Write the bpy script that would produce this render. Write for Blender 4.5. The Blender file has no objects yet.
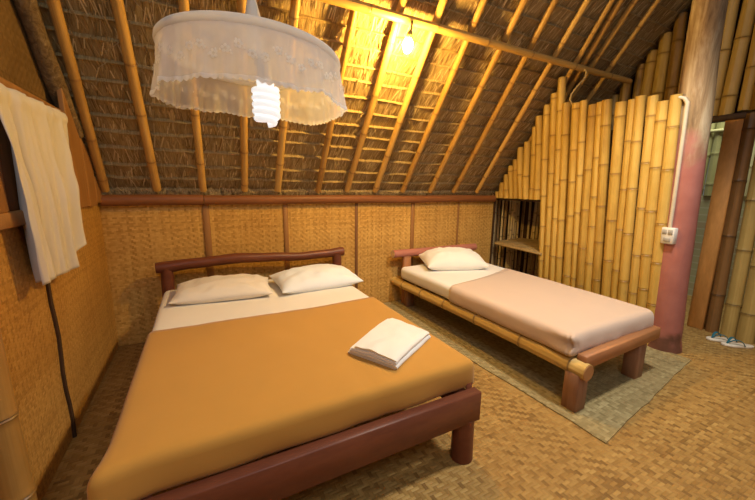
import bpy, math, random
from mathutils import Vector, Matrix, noise

random.seed(11)
S = bpy.context.scene
COL = S.collection
PI = math.pi

# ------------------------------------------------------------------ view
S.view_settings.view_transform = 'Standard'
S.view_settings.look = 'None'
S.view_settings.exposure = 0.0
S.view_settings.gamma = 1.0
S.view_settings.use_curve_mapping = False
S.cycles.max_bounces = 8
S.cycles.transparent_max_bounces = 16
S.cycles.sample_clamp_indirect = 4.0

# ------------------------------------------------------------------ node helpers
class G:
    """small wrapper round a material's node tree"""
    def __init__(self, name):
        self.m = bpy.data.materials.new(name)
        self.m.use_nodes = True
        self.t = self.m.node_tree
        self.b = self.t.nodes['Principled BSDF']
        self.out = self.t.nodes['Material Output']
    def n(self, kind, **kw):
        x = self.t.nodes.new(kind)
        for k, v in kw.items():
            setattr(x, k, v)
        return x
    def put(self, sock, v):
        if isinstance(v, bpy.types.NodeSocket):
            self.t.links.new(v, sock)
        elif isinstance(v, (tuple, list)) and len(v) == 3 and sock.type == 'RGBA':
            sock.default_value = (*v, 1)
        else:
            sock.default_value = v
    def math(self, op, a, b=None, c=None):
        x = self.n('ShaderNodeMath', operation=op)
        self.put(x.inputs[0], a)
        if b is not None: self.put(x.inputs[1], b)
        if c is not None: self.put(x.inputs[2], c)
        return x.outputs[0]
    def mix(self, f, a, b, blend='MIX'):
        x = self.n('ShaderNodeMix', data_type='RGBA', blend_type=blend)
        self.put(x.inputs[0], f); self.put(x.inputs[6], a); self.put(x.inputs[7], b)
        return x.outputs[2]
    def mixf(self, f, a, b):
        x = self.n('ShaderNodeMix', data_type='FLOAT')
        self.put(x.inputs[0], f); self.put(x.inputs[2], a); self.put(x.inputs[3], b)
        return x.outputs[0]
    def ramp(self, f, stops):
        x = self.n('ShaderNodeValToRGB')
        e = x.color_ramp.elements
        while len(e) < len(stops): e.new(0.5)
        for k, (p, c) in zip(e, stops):
            k.position = p; k.color = (*c, 1)
        self.put(x.inputs[0], f)
        return x.outputs[0]
    def uv(self): return self.n('ShaderNodeUVMap').outputs[0]
    def objco(self): return self.n('ShaderNodeTexCoord').outputs['Object']
    def vmul(self, v, s):
        x = self.n('ShaderNodeVectorMath', operation='MULTIPLY')
        self.put(x.inputs[0], v); x.inputs[1].default_value = s
        return x.outputs[0]
    def noise(self, v, scale, detail=3, rough=.5, dist=0.0):
        x = self.n('ShaderNodeTexNoise')
        self.put(x.inputs['Vector'], v)
        x.inputs['Scale'].default_value = scale; x.inputs['Detail'].default_value = detail
        x.inputs['Roughness'].default_value = rough; x.inputs['Distortion'].default_value = dist
        return x.outputs['Fac']
    def white(self, a, b=0.0):
        c = self.n('ShaderNodeCombineXYZ'); self.put(c.inputs[0], a); self.put(c.inputs[1], b)
        x = self.n('ShaderNodeTexWhiteNoise', noise_dimensions='2D')
        self.put(x.inputs['Vector'], c.outputs[0])
        return x.outputs['Value']
    def bump(self, h, strength=.5, dist=.01):
        x = self.n('ShaderNodeBump')
        x.inputs['Strength'].default_value = strength; x.inputs['Distance'].default_value = dist
        self.put(x.inputs['Height'], h)
        self.t.links.new(x.outputs[0], self.b.inputs['Normal'])
    def base(self, c, rough=.6, spec=.3):
        self.put(self.b.inputs['Base Color'], c)
        self.put(self.b.inputs['Roughness'], rough)
        self.b.inputs['Specular IOR Level'].default_value = spec
    def attr(self, name): return self.n('ShaderNodeAttribute', attribute_name=name).outputs['Fac']
    def rnd(self): return self.n('ShaderNodeObjectInfo').outputs['Random']

def weave_mat(name, cell, dark, mid, light, stain=(.3, .18, .08), stain_amt=.35, bump=.6, rough=.55, aspect=1.0):
    g = G(name)
    sep = g.n('ShaderNodeSeparateXYZ'); g.put(sep.inputs[0], g.uv())
    wob = g.noise(g.uv(), 2.2, 2)
    off = g.math('MULTIPLY', g.math('SUBTRACT', wob, .5), 1.2)
    u = g.math('ADD', g.math('DIVIDE', sep.outputs[0], cell * aspect), off)
    v = g.math('ADD', g.math('DIVIDE', sep.outputs[1], cell), off)
    fu = g.math('FLOOR', u); fv = g.math('FLOOR', v)
    k = g.math('FLOORED_MODULO', g.math('ADD', fu, fv), 4.0)
    m = g.math('LESS_THAN', k, 2.0)
    def prof(x):
        d = g.math('ABSOLUTE', g.math('SUBTRACT', g.math('MULTIPLY', g.math('FRACT', x), 2.0), 1.0))
        return g.math('SUBTRACT', 1.0, g.math('POWER', d, 3.0))
    hh = g.mixf(m, prof(u), prof(v))
    # slope along the float, so each strip dives under the next
    along = g.mixf(m, g.math('FRACT', v), g.math('FRACT', u))
    hh = g.math('MULTIPLY', hh, g.math('ADD', .75, g.math('MULTIPLY', along, .25)))
    sid = g.mixf(m, g.white(fu, 3.0), g.white(fv, 57.0))
    cid = g.white(g.math('FLOOR', g.math('DIVIDE', g.math('ADD', fu, fv), 2.0)), g.mixf(m, fu, fv))
    fac = g.math('ADD', g.math('MULTIPLY', sid, .55), g.math('MULTIPLY', cid, .35))
    fac = g.math('ADD', fac, g.math('MULTIPLY', m, .12))
    c = g.ramp(fac, [(.1, dark), (.5, mid), (.95, light)])
    st = g.ramp(g.noise(g.uv(), 1.7, 5, .6), [(.38, (0, 0, 0)), (.75, (1, 1, 1))])
    c = g.mix(g.math('MULTIPLY', st, stain_amt), c, stain)
    g.base(c, rough, .25)
    fib = g.noise(g.uv(), 420, 2)
    g.bump(g.math('ADD', hh, g.math('MULTIPLY', fib, .12)), bump, cell * .22)
    return g.m

def wood_mat(name, c1, c2, scale=8.0, stretch=(1, 1, .12), rough=.5, bump=.25, spec=.35):
    g = G(name)
    v = g.vmul(g.objco(), stretch)
    n = g.noise(v, scale, 6, .62, .6)
    n2 = g.noise(v, scale * 6, 3, .6)
    f = g.math('ADD', g.math('MULTIPLY', n, .75), g.math('MULTIPLY', n2, .25))
    c = g.ramp(f, [(.3, c1), (.68, c2)])
    g.base(c, rough, spec)
    g.bump(f, bump, .006)
    return g.m

def bamboo_mat(name, c1, c2, c3, node_c, vary=.6, rough=.42, speck=.25):
    """c1..c3 range of culm colours; rings are the darker scars at the nodes"""
    g = G(name)
    r = g.rnd()
    sep = g.n('ShaderNodeSeparateXYZ'); g.put(sep.inputs[0], g.uv())
    cmb = g.n('ShaderNodeCombineXYZ')
    g.put(cmb.inputs[0], g.math('MULTIPLY', sep.outputs[0], 30.0))
    g.put(cmb.inputs[1], g.math('MULTIPLY', sep.outputs[1], 1.2))
    g.put(cmb.inputs[2], g.math('MULTIPLY', r, 40.0))
    st = g.noise(cmb.outputs[0], 1.0, 4, .6)
    cm2 = g.n('ShaderNodeCombineXYZ')
    g.put(cm2.inputs[0], g.math('MULTIPLY', sep.outputs[0], 2.0))
    g.put(cm2.inputs[1], g.math('MULTIPLY', sep.outputs[1], 3.0))
    g.put(cm2.inputs[2], g.math('MULTIPLY', r, 91.0))
    bl = g.noise(cm2.outputs[0], 1.3, 4, .65)
    f = g.math('ADD', g.math('MULTIPLY', st, .45), g.math('MULTIPLY', g.math('SUBTRACT', r, .5), vary))
    f = g.math('ADD', f, g.math('MULTIPLY', bl, .55))
    c = g.ramp(f, [(.22, c1), (.5, c2), (.8, c3)])
    sp = g.ramp(bl, [(.62, (0, 0, 0)), (.74, (1, 1, 1))])
    c = g.mix(g.math('MULTIPLY', sp, speck), c, node_c)
    c = g.mix(g.math('MULTIPLY', g.attr('ring'), .8), c, node_c)
    g.base(c, rough, .4)
    g.bump(st, .15, .004)
    return g.m

def cloth_mat(name, col, rough=.85, weave=900, bump=.12, sheen=.2, mottled=.06):
    g = G(name)
    n = g.noise(g.objco(), 3.0, 4, .6)
    dark = tuple(x * (1 - mottled * 2) for x in col)
    c = g.mix(n, dark, col)
    g.base(c, rough, .15)
    g.b.inputs['Sheen Weight'].default_value = sheen
    g.bump(g.noise(g.objco(), weave, 2), bump, .002)
    return g.m

def gauze_mat(name, col, see):
    g = G(name)
    d = g.n('ShaderNodeBsdfDiffuse'); d.inputs[0].default_value = (*col, 1)
    tl = g.n('ShaderNodeBsdfTranslucent'); tl.inputs[0].default_value = (*col, 1)
    a = g.n('ShaderNodeMixShader'); a.inputs[0].default_value = .45
    g.t.links.new(d.outputs[0], a.inputs[1]); g.t.links.new(tl.outputs[0], a.inputs[2])
    tr = g.n('ShaderNodeBsdfTransparent')
    b = g.n('ShaderNodeMixShader')
    f = g.math('ADD', see - .1, g.math('MULTIPLY', g.noise(g.objco(), 14, 3), .2))
    g.put(b.inputs[0], f)
    g.t.links.new(a.outputs[0], b.inputs[1]); g.t.links.new(tr.outputs[0], b.inputs[2])
    g.t.links.new(b.outputs[0], g.out.inputs[0])
    return g.m

def plain(name, col, rough=.5, spec=.3, metal=0.0):
    g = G(name)
    n = g.noise(g.objco(), 35, 3)
    g.base(g.mix(n, tuple(x * .86 for x in col), col), rough, spec)
    g.b.inputs['Metallic'].default_value = metal
    return g.m

# ------------------------------------------------------------------ materials
M = {}
M['wall_weave'] = weave_mat('wall_weave', .0115, (.42, .225, .05), (.61, .355, .092), (.75, .475, .145), (.30, .15, .04), .35, .5, aspect=1.25)
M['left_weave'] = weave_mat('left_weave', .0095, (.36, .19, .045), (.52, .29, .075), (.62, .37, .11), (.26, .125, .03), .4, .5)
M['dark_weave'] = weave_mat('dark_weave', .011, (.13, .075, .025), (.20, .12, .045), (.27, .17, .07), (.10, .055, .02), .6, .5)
M['floor_weave'] = weave_mat('floor_weave', .0165, (.22, .122, .034), (.38, .226, .066), (.50, .325, .108), (.22, .115, .032), .40, .7, aspect=1.15)
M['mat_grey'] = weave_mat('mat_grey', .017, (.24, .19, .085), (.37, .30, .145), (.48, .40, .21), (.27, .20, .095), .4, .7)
M['mat_brown'] = weave_mat('mat_brown', .018, (.20, .11, .045), (.33, .19, .08), (.42, .27, .13), (.16, .08, .03), .5, .6)
M['red_wood'] = wood_mat('red_brown_stained_wood', (.115, .032, .018), (.205, .066, .032), 6, (.35, 1, 1), .42)
M['red_rail'] = wood_mat('red_brown_rail', (.17, .062, .022), (.30, .118, .042), 6, (.15, 1, 1), .5)
M['pink_log'] = wood_mat('dusty_red_log', (.36, .12, .085), (.50, .20, .14), 10, (.25, 1, 1), .6)
M['orange_wood'] = wood_mat('orange_brown_timber', (.30, .12, .045), (.52, .24, .10), 9, (.12, 1, 1), .5)
M['leg_wood'] = wood_mat('brown_leg_timber', (.20, .095, .05), (.40, .215, .125), 10, (1, 1, .12), .65)
M['plank'] = wood_mat('weathered_plank', (.22, .10, .03), (.42, .21, .07), 7, (1, 1, .1), .6)
M['jamb'] = wood_mat('rusty_orange_plank', (.38, .17, .04), (.68, .33, .095), 7, (1, 1, .25), .6)
M['batten'] = wood_mat('panel_batten', (.22, .10, .03), (.38, .185, .055), 9, (1, 1, .1), .55)
M['plank_dark'] = wood_mat('dark_panel_batten', (.14, .06, .02), (.25, .115, .04), 9, (1, 1, .1), .6)
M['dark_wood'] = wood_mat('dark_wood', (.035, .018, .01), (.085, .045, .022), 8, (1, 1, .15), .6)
M['shelf_wood'] = wood_mat('grey_tan_split_bamboo', (.30, .20, .08), (.55, .39, .17), 14, (.1, 1, 1), .6)
M['cut_brown'] = plain('orange_brown_cut_end', (.50, .25, .10), .6)
M['pale_end'] = plain('pale_cut_end', (.72, .55, .36), .7)
M['bamboo'] = bamboo_mat('yellow_bamboo', (.38, .215, .04), (.58, .37, .078), (.70, .49, .14), (.22, .11, .03), .3, .42, .42)
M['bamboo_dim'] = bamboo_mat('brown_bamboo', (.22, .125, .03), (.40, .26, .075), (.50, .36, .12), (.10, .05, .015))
M['bamboo_rafter'] = bamboo_mat('rafter_bamboo', (.33, .17, .04), (.55, .32, .085), (.68, .45, .15), (.20, .09, .03), .35)
M['bamboo_rail'] = bamboo_mat('bed_rail_bamboo', (.38, .22, .06), (.62, .42, .13), (.75, .56, .24), (.13, .06, .02), .2, .38, .6)
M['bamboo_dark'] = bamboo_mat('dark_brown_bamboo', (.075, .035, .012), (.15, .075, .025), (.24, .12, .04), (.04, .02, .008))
M['bamboo_post'] = bamboo_mat('orange_brown_bamboo', (.20, .095, .02), (.32, .17, .04), (.40, .22, .06), (.09, .04, .012))
M['bamboo_pale'] = bamboo_mat('pale_green_bamboo', (.40, .40, .18), (.55, .54, .28), (.66, .64, .38), (.25, .22, .09))
M['slat'] = bamboo_mat('slat_bamboo', (.32, .20, .08), (.56, .41, .19), (.70, .56, .30), (.1, .05, .02), .9)
M['sheet'] = cloth_mat('white_sheet', (.84, .78, .68))
M['sheet2'] = cloth_mat('white_fitted_sheet', (.90, .89, .86))
M['ochre'] = cloth_mat('ochre_bedspread', (.53, .275, .055), .8, 700, .2, .15)
M['beige'] = cloth_mat('beige_blanket', (.68, .53, .43), .85, 700, .2, .3, .04)
M['pillow_cream'] = cloth_mat('cream_pillowcase', (.83, .76, .66))
M['pillow_white'] = cloth_mat('bluish_white_pillowcase', (.84, .87, .90))
M['pillow_s'] = cloth_mat('white_pillowcase', (.90, .88, .83))
M['towel'] = cloth_mat('white_towel', (.86, .85, .82), .95, 500, .5, .4)
M['curtain'] = cloth_mat('off_white_curtain', (.70, .67, .63), .8, 900, .15)
M['gauze'] = gauze_mat('white_gauze', (.95, .95, .96), .40)
M['gauze_top'] = gauze_mat('white_gauze_top', (.90, .89, .87), .30)
M['lace'] = gauze_mat('white_lace', (.95, .95, .93), .12)
M['hoop'] = gauze_mat('white_hoop', (.92, .92, .92), .10)
g = G('lit_white_tube')
g.base((.9, .9, .9), .35)
g.put(g.b.inputs['Emission Color'], (.92, .98, 1.0)); g.b.inputs['Emission Strength'].default_value = .7
M['cfl'] = g.m
M['plastic'] = plain('white_plastic', (.80, .78, .72), .4)
M['grey_plastic'] = plain('grey_plastic', (.42, .40, .36), .5)
M['conduit'] = plain('dirty_white_conduit', (.66, .58, .44), .6)
M['cord'] = plain('tan_cord', (.50, .38, .20), .7)
M['dark_cord'] = plain('dark_cable', (.07, .045, .03), .6)
M['brass'] = plain('brass_lamp_holder', (.45, .32, .12), .35, .5, .6)
M['ff_sole'] = plain('cream_rubber', (.90, .82, .68), .6)
M['ff_strap'] = plain('teal_blue_strap', (.02, .16, .22), .5)
M['straw'] = None

g = G('glowing_bulb')
g.base((1, .85, .55), .3)
g.put(g.b.inputs['Emission Color'], (1.0, .59, .13))
g.b.inputs['Emission Strength'].default_value = 1600
M['bulb'] = g.m

# log post: bare weathered wood above, dusty red paint below a ragged line
g = G('post_paint')
sep = g.n('ShaderNodeSeparateXYZ'); g.put(sep.inputs[0], g.objco())
v = g.vmul(g.objco(), (1, 1, .12))
n = g.noise(v, 12, 6, .65, .5)
wood = g.ramp(n, [(.34, (.12, .07, .035)), (.5, (.32, .22, .12)), (.66, (.56, .46, .31))])
paint = g.mix(g.noise(g.objco(), 9, 4), (.33, .115, .095), (.46, .19, .16))
low = g.ramp(g.noise(g.objco(), 6, 3), [(.35, (.13, .06, .04)), (.65, (.24, .10, .07))])
f1 = g.math('MULTIPLY_ADD', g.math('SUBTRACT', g.noise(g.objco(), 5, 4), .5), .55, sep.outputs[2])
tp = g.n('ShaderNodeMapRange'); g.put(tp.inputs[0], f1); tp.inputs[1].default_value = 1.55; tp.inputs[2].default_value = 1.72
lw = g.n('ShaderNodeMapRange'); g.put(lw.inputs[0], f1); lw.inputs[1].default_value = .07; lw.inputs[2].default_value = .16
c = g.mix(tp.outputs[0], paint, wood)
c = g.mix(lw.outputs[0], low, c)
g.base(c, .6, .3); g.bump(n, .35, .01)
M['post'] = g.m

# bark log
g = G('bark')
n = g.noise(g.objco(), 26, 6, .7, 1.0)
n2 = g.noise(g.objco(), 7, 3)
c = g.ramp(n, [(.3, (.08, .045, .02)), (.55, (.20, .13, .06)), (.75, (.38, .29, .17))])
g.base(c, .8); g.bump(g.math('ADD', n, n2), .8, .02)
M['bark'] = g.m

# thatch: straw running down the slope
g = G('thatch')
sep = g.n('ShaderNodeSeparateXYZ'); g.put(sep.inputs[0], g.uv())
cmb = g.n('ShaderNodeCombineXYZ')
g.put(cmb.inputs[0], g.math('ADD', g.math('MULTIPLY', sep.outputs[0], 150.0), g.math('MULTIPLY', g.noise(g.uv(), 6, 2), 9.0)))
g.put(cmb.inputs[1], g.math('MULTIPLY', sep.outputs[1], 7.0))
n = g.noise(cmb.outputs[0], 1.0, 4, .65)
pt = g.noise(g.uv(), 2.5, 3)
f = g.math('ADD', g.math('MULTIPLY', n, .8), g.math('MULTIPLY', pt, .22))
c = g.ramp(f, [(.25, (.19, .125, .05)), (.45, (.39, .275, .12)), (.65, (.56, .42, .21)), (.85, (.68, .54, .30))])
c = g.mix(g.math('MULTIPLY', g.attr('ring'), .45), c, (.44, .29, .11))
g.base(c, .85, .15); g.bump(n, 1.0, .015)
M['thatch'] = g.m
g = G('straw')
c = g.ramp(g.attr('ring'), [(0, (.22, .14, .055)), (.5, (.46, .33, .15)), (1, (.74, .59, .33))])
g.base(c, .8, .2)
M['straw'] = g.m

# washroom brick
g = G('green_brick')
br = g.n('ShaderNodeTexBrick'); g.put(br.inputs['Vector'], g.uv())
br.inputs['Scale'].default_value = 1.0
br.inputs['Brick Width'].default_value = .24; br.inputs['Row Height'].default_value = .085
br.inputs['Mortar Size'].default_value = .008
br.inputs['Color1'].default_value = (.50, .54, .32, 1); br.inputs['Color2'].default_value = (.52, .40, .26, 1)
br.inputs['Mortar'].default_value = (.62, .60, .44, 1)
c = g.mix(g.math('MULTIPLY', g.noise(g.uv(), 9, 4), .5), br.outputs[0], (.40, .45, .28))
g.base(c, .85, .15); g.bump(br.outputs[1], -.5, .01)
M['brick'] = g.m

# ------------------------------------------------------------------ mesh helpers
def obj(name, verts, faces, mat, parent=None, loc=None, uv=None, ring=None, smooth=True, angle=50):
    """verts in world metres; linked as ONE mesh object under parent (or with its own origin)"""
    if parent is not None:
        o0 = Vector(parent['_o'])
    elif loc is not None:
        o0 = Vector(loc)
    else:
        n = len(verts)
        o0 = Vector((sum(v[0] for v in verts) / n, sum(v[1] for v in verts) / n, min(v[2] for v in verts)))
    me = bpy.data.meshes.new(name)
    me.from_pydata([(v[0] - o0.x, v[1] - o0.y, v[2] - o0.z) for v in verts], [], faces)
    me.update()
    if uv is not None:
        l = me.uv_layers.new(name='UVMap')
        for lp in me.loops:
            l.data[lp.index].uv = uv[lp.vertex_index]
    if ring is not None:
        a = me.attributes.new('ring', 'FLOAT', 'POINT')
        a.data.foreach_set('value', ring)
    if smooth:
        me.polygons.foreach_set('use_smooth', [True] * len(me.polygons))
        if angle: me.set_sharp_from_angle(angle=math.radians(angle))
    ms = mat if isinstance(mat, (list, tuple)) else [mat]
    for m in ms: me.materials.append(M[m])
    o = bpy.data.objects.new(name, me)
    COL.objects.link(o)
    if parent is not None: o.parent = parent
    else: o.location = o0
    o['_o'] = tuple(o0)
    return o

def thing(name, label, cat, loc, group=None):
    o = bpy.data.objects.new(name, None); COL.objects.link(o)
    o.empty_display_size = .1
    o.location = loc; o['_o'] = tuple(loc)
    o['label'] = label; o['category'] = cat
    if group: o['group'] = group
    return o
def tag(o, label, cat, group=None):
    o['label'] = label; o['category'] = cat
    if group: o['group'] = group
    return o
def struct(o, label=None):
    o['kind'] = 'structure'
    if label: o['label'] = label
    return o
def sroot(name, loc=(0, 0, 0)):
    o = bpy.data.objects.new(name, None); COL.objects.link(o)
    o.location = loc; o['_o'] = tuple(loc); o['kind'] = 'structure'
    return o

class MB:
    def __init__(self): self.v = []; self.f = []; self.uv = []; self.r = []
    def add(self, v, f, uv=None, r=None):
        b = len(self.v)
        self.v += [tuple(x) for x in v]
        self.f += [tuple(i + b for i in q) for q in f]
        self.uv += uv if uv else [(0, 0)] * len(v)
        self.r += r if r else [0.0] * len(v)
        return self
    def obj(self, name, mat, parent=None, **kw):
        return obj(name, self.v, self.f, mat, parent, uv=self.uv, ring=self.r, **kw)

def box(x0, x1, y0, y1, z0, z1, bev=.004):
    """box with chamfered edges (24 verts)"""
    lo = (x0, y0, z0); hi = (x1, y1, z1)
    b = min(bev, (x1 - x0) * .4, (y1 - y0) * .4, (z1 - z0) * .4)
    v = []; idx = {}
    for sx in (0, 1):
        for sy in (0, 1):
            for sz in (0, 1):
                c = [hi[0] if sx else lo[0], hi[1] if sy else lo[1], hi[2] if sz else lo[2]]
                ins = [c[0] + (-b if sx else b), c[1] + (-b if sy else b), c[2] + (-b if sz else b)]
                for a in range(3):
                    p = list(ins); p[a] = c[a]
                    idx[(sx, sy, sz, a)] = len(v); v.append(tuple(p))
    f = []
    I = lambda *k: idx[k]
    for s in (0, 1):
        q = [I(s, 0, 0, 0), I(s, 1, 0, 0), I(s, 1, 1, 0), I(s, 0, 1, 0)]; f.append(q if s else q[::-1])
        q = [I(0, s, 0, 1), I(0, s, 1, 1), I(1, s, 1, 1), I(1, s, 0, 1)]; f.append(q if s else q[::-1])
        q = [I(0, 0, s, 2), I(1, 0, s, 2), I(1, 1, s, 2), I(0, 1, s, 2)]; f.append(q if s else q[::-1])
    for s in (0, 1):
        for t in (0, 1):
            f.append([I(s, t, 0, 0), I(s, t, 1, 0), I(s, t, 1, 1), I(s, t, 0, 1)])
            f.append([I(s, 0, t, 0), I(s, 1, t, 0), I(s, 1, t, 2), I(s, 0, t, 2)])
            f.append([I(0, s, t, 1), I(1, s, t, 1), I(1, s, t, 2), I(0, s, t, 2)])
            for w in (0, 1):
                f.append([I(s, t, w, 0), I(s, t, w, 1), I(s, t, w, 2)])
    cen = Vector(((x0 + x1) / 2, (y0 + y1) / 2, (z0 + z1) / 2))
    out = []
    for q in f:
        p = [Vector(v[i]) for i in q]
        nn = (p[1] - p[0]).cross(p[2] - p[0])
        fc = sum(p, Vector()) / len(p)
        out.append(tuple(q) if nn.dot(fc - cen) > 0 else tuple(q[::-1]))
    return v, out

def tube(pts, rad, n=10, caps=True):
    """tube through points; rad number, list, or list of (rx, rz) pairs"""
    P = [Vector(p) for p in pts]
    v = []; f = []
    up = None
    for i, p in enumerate(P):
        d = (P[min(i + 1, len(P) - 1)] - P[max(i - 1, 0)]).normalized()
        if up is None:
            up = Vector((0, 0, 1)) if abs(d.z) < .9 else Vector((0, 1, 0))
        s = d.cross(up).normalized(); up = s.cross(d).normalized()
        r = rad[i] if isinstance(rad, (list, tuple)) else rad
        ra, rb = r if isinstance(r, (list, tuple)) else (r, r)
        for k in range(n):
            a = 2 * PI * k / n
            v.append(p + s * (math.cos(a) * ra) + up * (math.sin(a) * rb))
    for i in range(len(P) - 1):
        for k in range(n):
            a = i * n + k; b = i * n + (k + 1) % n
            f.append((a, b, b + n, a + n))
    if caps:
        f.append(tuple(range(n))[::-1]); f.append(tuple(range((len(P) - 1) * n, len(P) * n)))
    return v, f

def pole(p0, p1, r0, r1=None, gap=.3, seed=0, n=12, bend=.004, start=None):
    """bamboo culm: node rings swell, scars marked in 'ring'"""
    rnd = random.Random(seed)
    r1 = r1 or r0
    p0 = Vector(p0); p1 = Vector(p1); L = (p1 - p0).length; d = (p1 - p0) / L
    side = d.cross(Vector((0, 0, 1)) if abs(d.z) < .9 else Vector((0, 1, 0))).normalized(); up = side.cross(d)
    st = []
    z = rnd.uniform(.15, .95) * gap if start is None else start
    nodes = []
    while z < L - .02:
        nodes.append(z); z += gap * rnd.uniform(.85, 1.2)
    st = [(0.0, 1.0, 0.0)]
    for q in nodes:
        for dz, k, rg in ((-.03, 1.0, 0), (-.010, 1.035, .15), (-.003, 1.10, .55), (.002, 1.0, 1.0), (.006, 1.07, .55), (.014, 1.02, .1), (.035, 1.0, 0)):
            if 0.001 < q + dz < L - .001 and q + dz > st[-1][0] + .0005: st.append((q + dz, k, rg))
    st.append((L, 1.0, .3))
    ph = rnd.uniform(0, 6.28); ph2 = rnd.uniform(0, 6.28)
    v = []; f = []; uv = []; rg = []
    for (z, k, g_) in st:
        t = z / L; r = (r0 + (r1 - r0) * t) * k
        c = p0 + d * z + side * (bend * math.sin(ph + t * 5)) + up * (bend * math.sin(ph2 + t * 4))
        for j in range(n + 1):
            a = 2 * PI * j / n
            v.append(c + side * (math.cos(a) * r) + up * (math.sin(a) * r))
            uv.append((j / n, z)); rg.append(g_)
    m = n + 1
    for i in range(len(st) - 1):
        for j in range(n):
            a = i * m + j
            f.append((a, a + 1, a + 1 + m, a + m))
    # rim and hollow top, with cut face
    for end, i0 in ((0, 0), (1, (len(st) - 1) * m)):
        b = len(v)
        c = sum((v[i0 + j] for j in range(n)), Vector()) / n
        for j in range(n):
            v.append(c + (v[i0 + j] - c) * .72); uv.append((j / n, 0)); rg.append(.1)
        for j in range(n):
            v.append(c + (v[i0 + j] - c) * .70 + d * (.02 if end == 0 else -.02)); uv.append((j / n, 0)); rg.append(.9)
        for j in range(n):
            k = (j + 1) % n
            q1 = (i0 + j, i0 + j + 1, b + k, b + j); q2 = (b + j, b + k, b + n + k, b + n + j)
            f.append(q1 if end else q1[::-1]); f.append(q2 if end else q2[::-1])
        f.append(tuple(range(b + n, b + 2 * n)) if end else tuple(range(b + n, b + 2 * n))[::-1])
    return v, f, uv, rg

def add_pole(name, mat, parent, *a, **k):
    v, f, uv, rg = pole(*a, **k)
    return obj(name, v, f, mat, parent, uv=uv, ring=rg)

def grid(nu, nv, fn):
    """fn(u,v in 0..1) -> (pos, uv)"""
    v = []; uv = []; f = []
    for j in range(nv + 1):
        for i in range(nu + 1):
            p, t = fn(i / nu, j / nv); v.append(tuple(p)); uv.append(t)
    m = nu + 1
    for j in range(nv):
        for i in range(nu):
            a = j * m + i; f.append((a, a + 1, a + 1 + m, a + m))
    return v, f, uv

def panel(name, mat, o, ex, ey, ox, oy, parent=None, thick=.02, back=None):
    """rectangular slab: o + s*ex + t*ey, UV in metres, thickness along 'back'"""
    o = Vector(o); ex = Vector(ex); ey = Vector(ey); nb = Vector(back).normalized() * thick
    c = [o, o + ex, o + ex + ey, o + ey]
    v = c + [p + nb for p in c]
    uv = [(ox, oy), (ox + ex.length, oy), (ox + ex.length, oy + ey.length), (ox, oy + ey.length)] * 2
    f = [(0, 1, 2, 3), (7, 6, 5, 4), (0, 4, 5, 1), (1, 5, 6, 2), (2, 6, 7, 3), (3, 7, 4, 0)]
    return obj(name, v, f, mat, parent, uv=uv, smooth=False)

def rbox(x0, x1, y0, y1, z0, z1, r, step=.035, warp=None, keep=None, rz=None):
    """rounded, subdivided box; warp(p)->p; keep(p)->bool drops faces"""
    lo = Vector((x0, y0, z0)); hi = Vector((x1, y1, z1))
    rz = rz or r
    R = Vector((r, r, rz))
    def ticks(a, b, rr, st):
        t = [a, a + rr * .12, a + rr * .35, a + rr * .65, a + rr]
        n = max(2, int((b - a - 2 * rr) / st))
        t += [a + rr + (b - a - 2 * rr) * i / n for i in range(1, n)]
        t += [b - rr, b - rr * .65, b - rr * .35, b - rr * .12, b]
        return t
    X = ticks(x0, x1, r, step); Y = ticks(y0, y1, r, step); Z = ticks(z0, z1, rz, step)
    nx, ny, nz = len(X) - 1, len(Y) - 1, len(Z) - 1
    idx = {}; v = []; f = []
    def vid(i, j, k):
        if (i, j, k) not in idx:
            p = Vector((X[i], Y[j], Z[k]))
            q = Vector([min(max(p[a], lo[a] + R[a]), hi[a] - R[a]) for a in range(3)])
            d = Vector([(p[a] - q[a]) / R[a] for a in range(3)])
            if d.length > 1e-6:
                d.normalize(); p = q + Vector([d[a] * R[a] for a in range(3)])
            idx[(i, j, k)] = len(v); v.append(p)
        return idx[(i, j, k)]
    def quad(a, b, c, d):
        q = [vid(*a), vid(*b), vid(*c), vid(*d)]
        if keep is None or keep(sum((v[i] for i in q), Vector()) / 4): f.append(tuple(q))
    for i in range(nx):
        for j in range(ny):
            quad((i, j, nz), (i + 1, j, nz), (i + 1, j + 1, nz), (i, j + 1, nz))
            quad((i, j + 1, 0), (i + 1, j + 1, 0), (i + 1, j, 0), (i, j, 0))
    for i in range(nx):
        for k in range(nz):
            quad((i, 0, k), (i + 1, 0, k), (i + 1, 0, k + 1), (i, 0, k + 1))
            quad((i, ny, k + 1), (i + 1, ny, k + 1), (i + 1, ny, k), (i, ny, k))
    for j in range(ny):
        for k in range(nz):
            quad((0, j, k + 1), (0, j + 1, k + 1), (0, j + 1, k), (0, j, k))
            quad((nx, j, k), (nx, j + 1, k), (nx, j + 1, k + 1), (nx, j, k + 1))
    used = sorted({i for q in f for i in q}); mp = {a: b for b, a in enumerate(used)}
    vv = [v[i] for i in used]
    if warp: vv = [warp(p) for p in vv]
    return [tuple(p) for p in vv], [tuple(mp[i] for i in q) for q in f]

def N(x, y, z=0.0): return noise.noise(Vector((x, y, z)))
def ridge(x, y, z=0.0): return 1 - abs(noise.noise(Vector((x, y, z))))

# ------------------------------------------------------------------ camera
Rv = Vector((0.8874454698, -0.4607535189, 0.0121133367))
Uv = Vector((0.0734043839, 0.1672304017, 0.9831814630))
Fv = Vector((0.4550300369, 0.8716307633, -0.1822291906))
cam = bpy.data.cameras.new('camera')
cam.sensor_width = 36; cam.lens = 36 * 337.2953 / 755; cam.clip_start = .05
co = bpy.data.objects.new('camera', cam); COL.objects.link(co)
mat = Matrix((Rv, Uv, -Fv)).transposed().to_4x4()
mat.translation = Vector((0.6787644, -3.2352562, 1.2987067))
co.matrix_world = mat
S.camera = co

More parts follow.
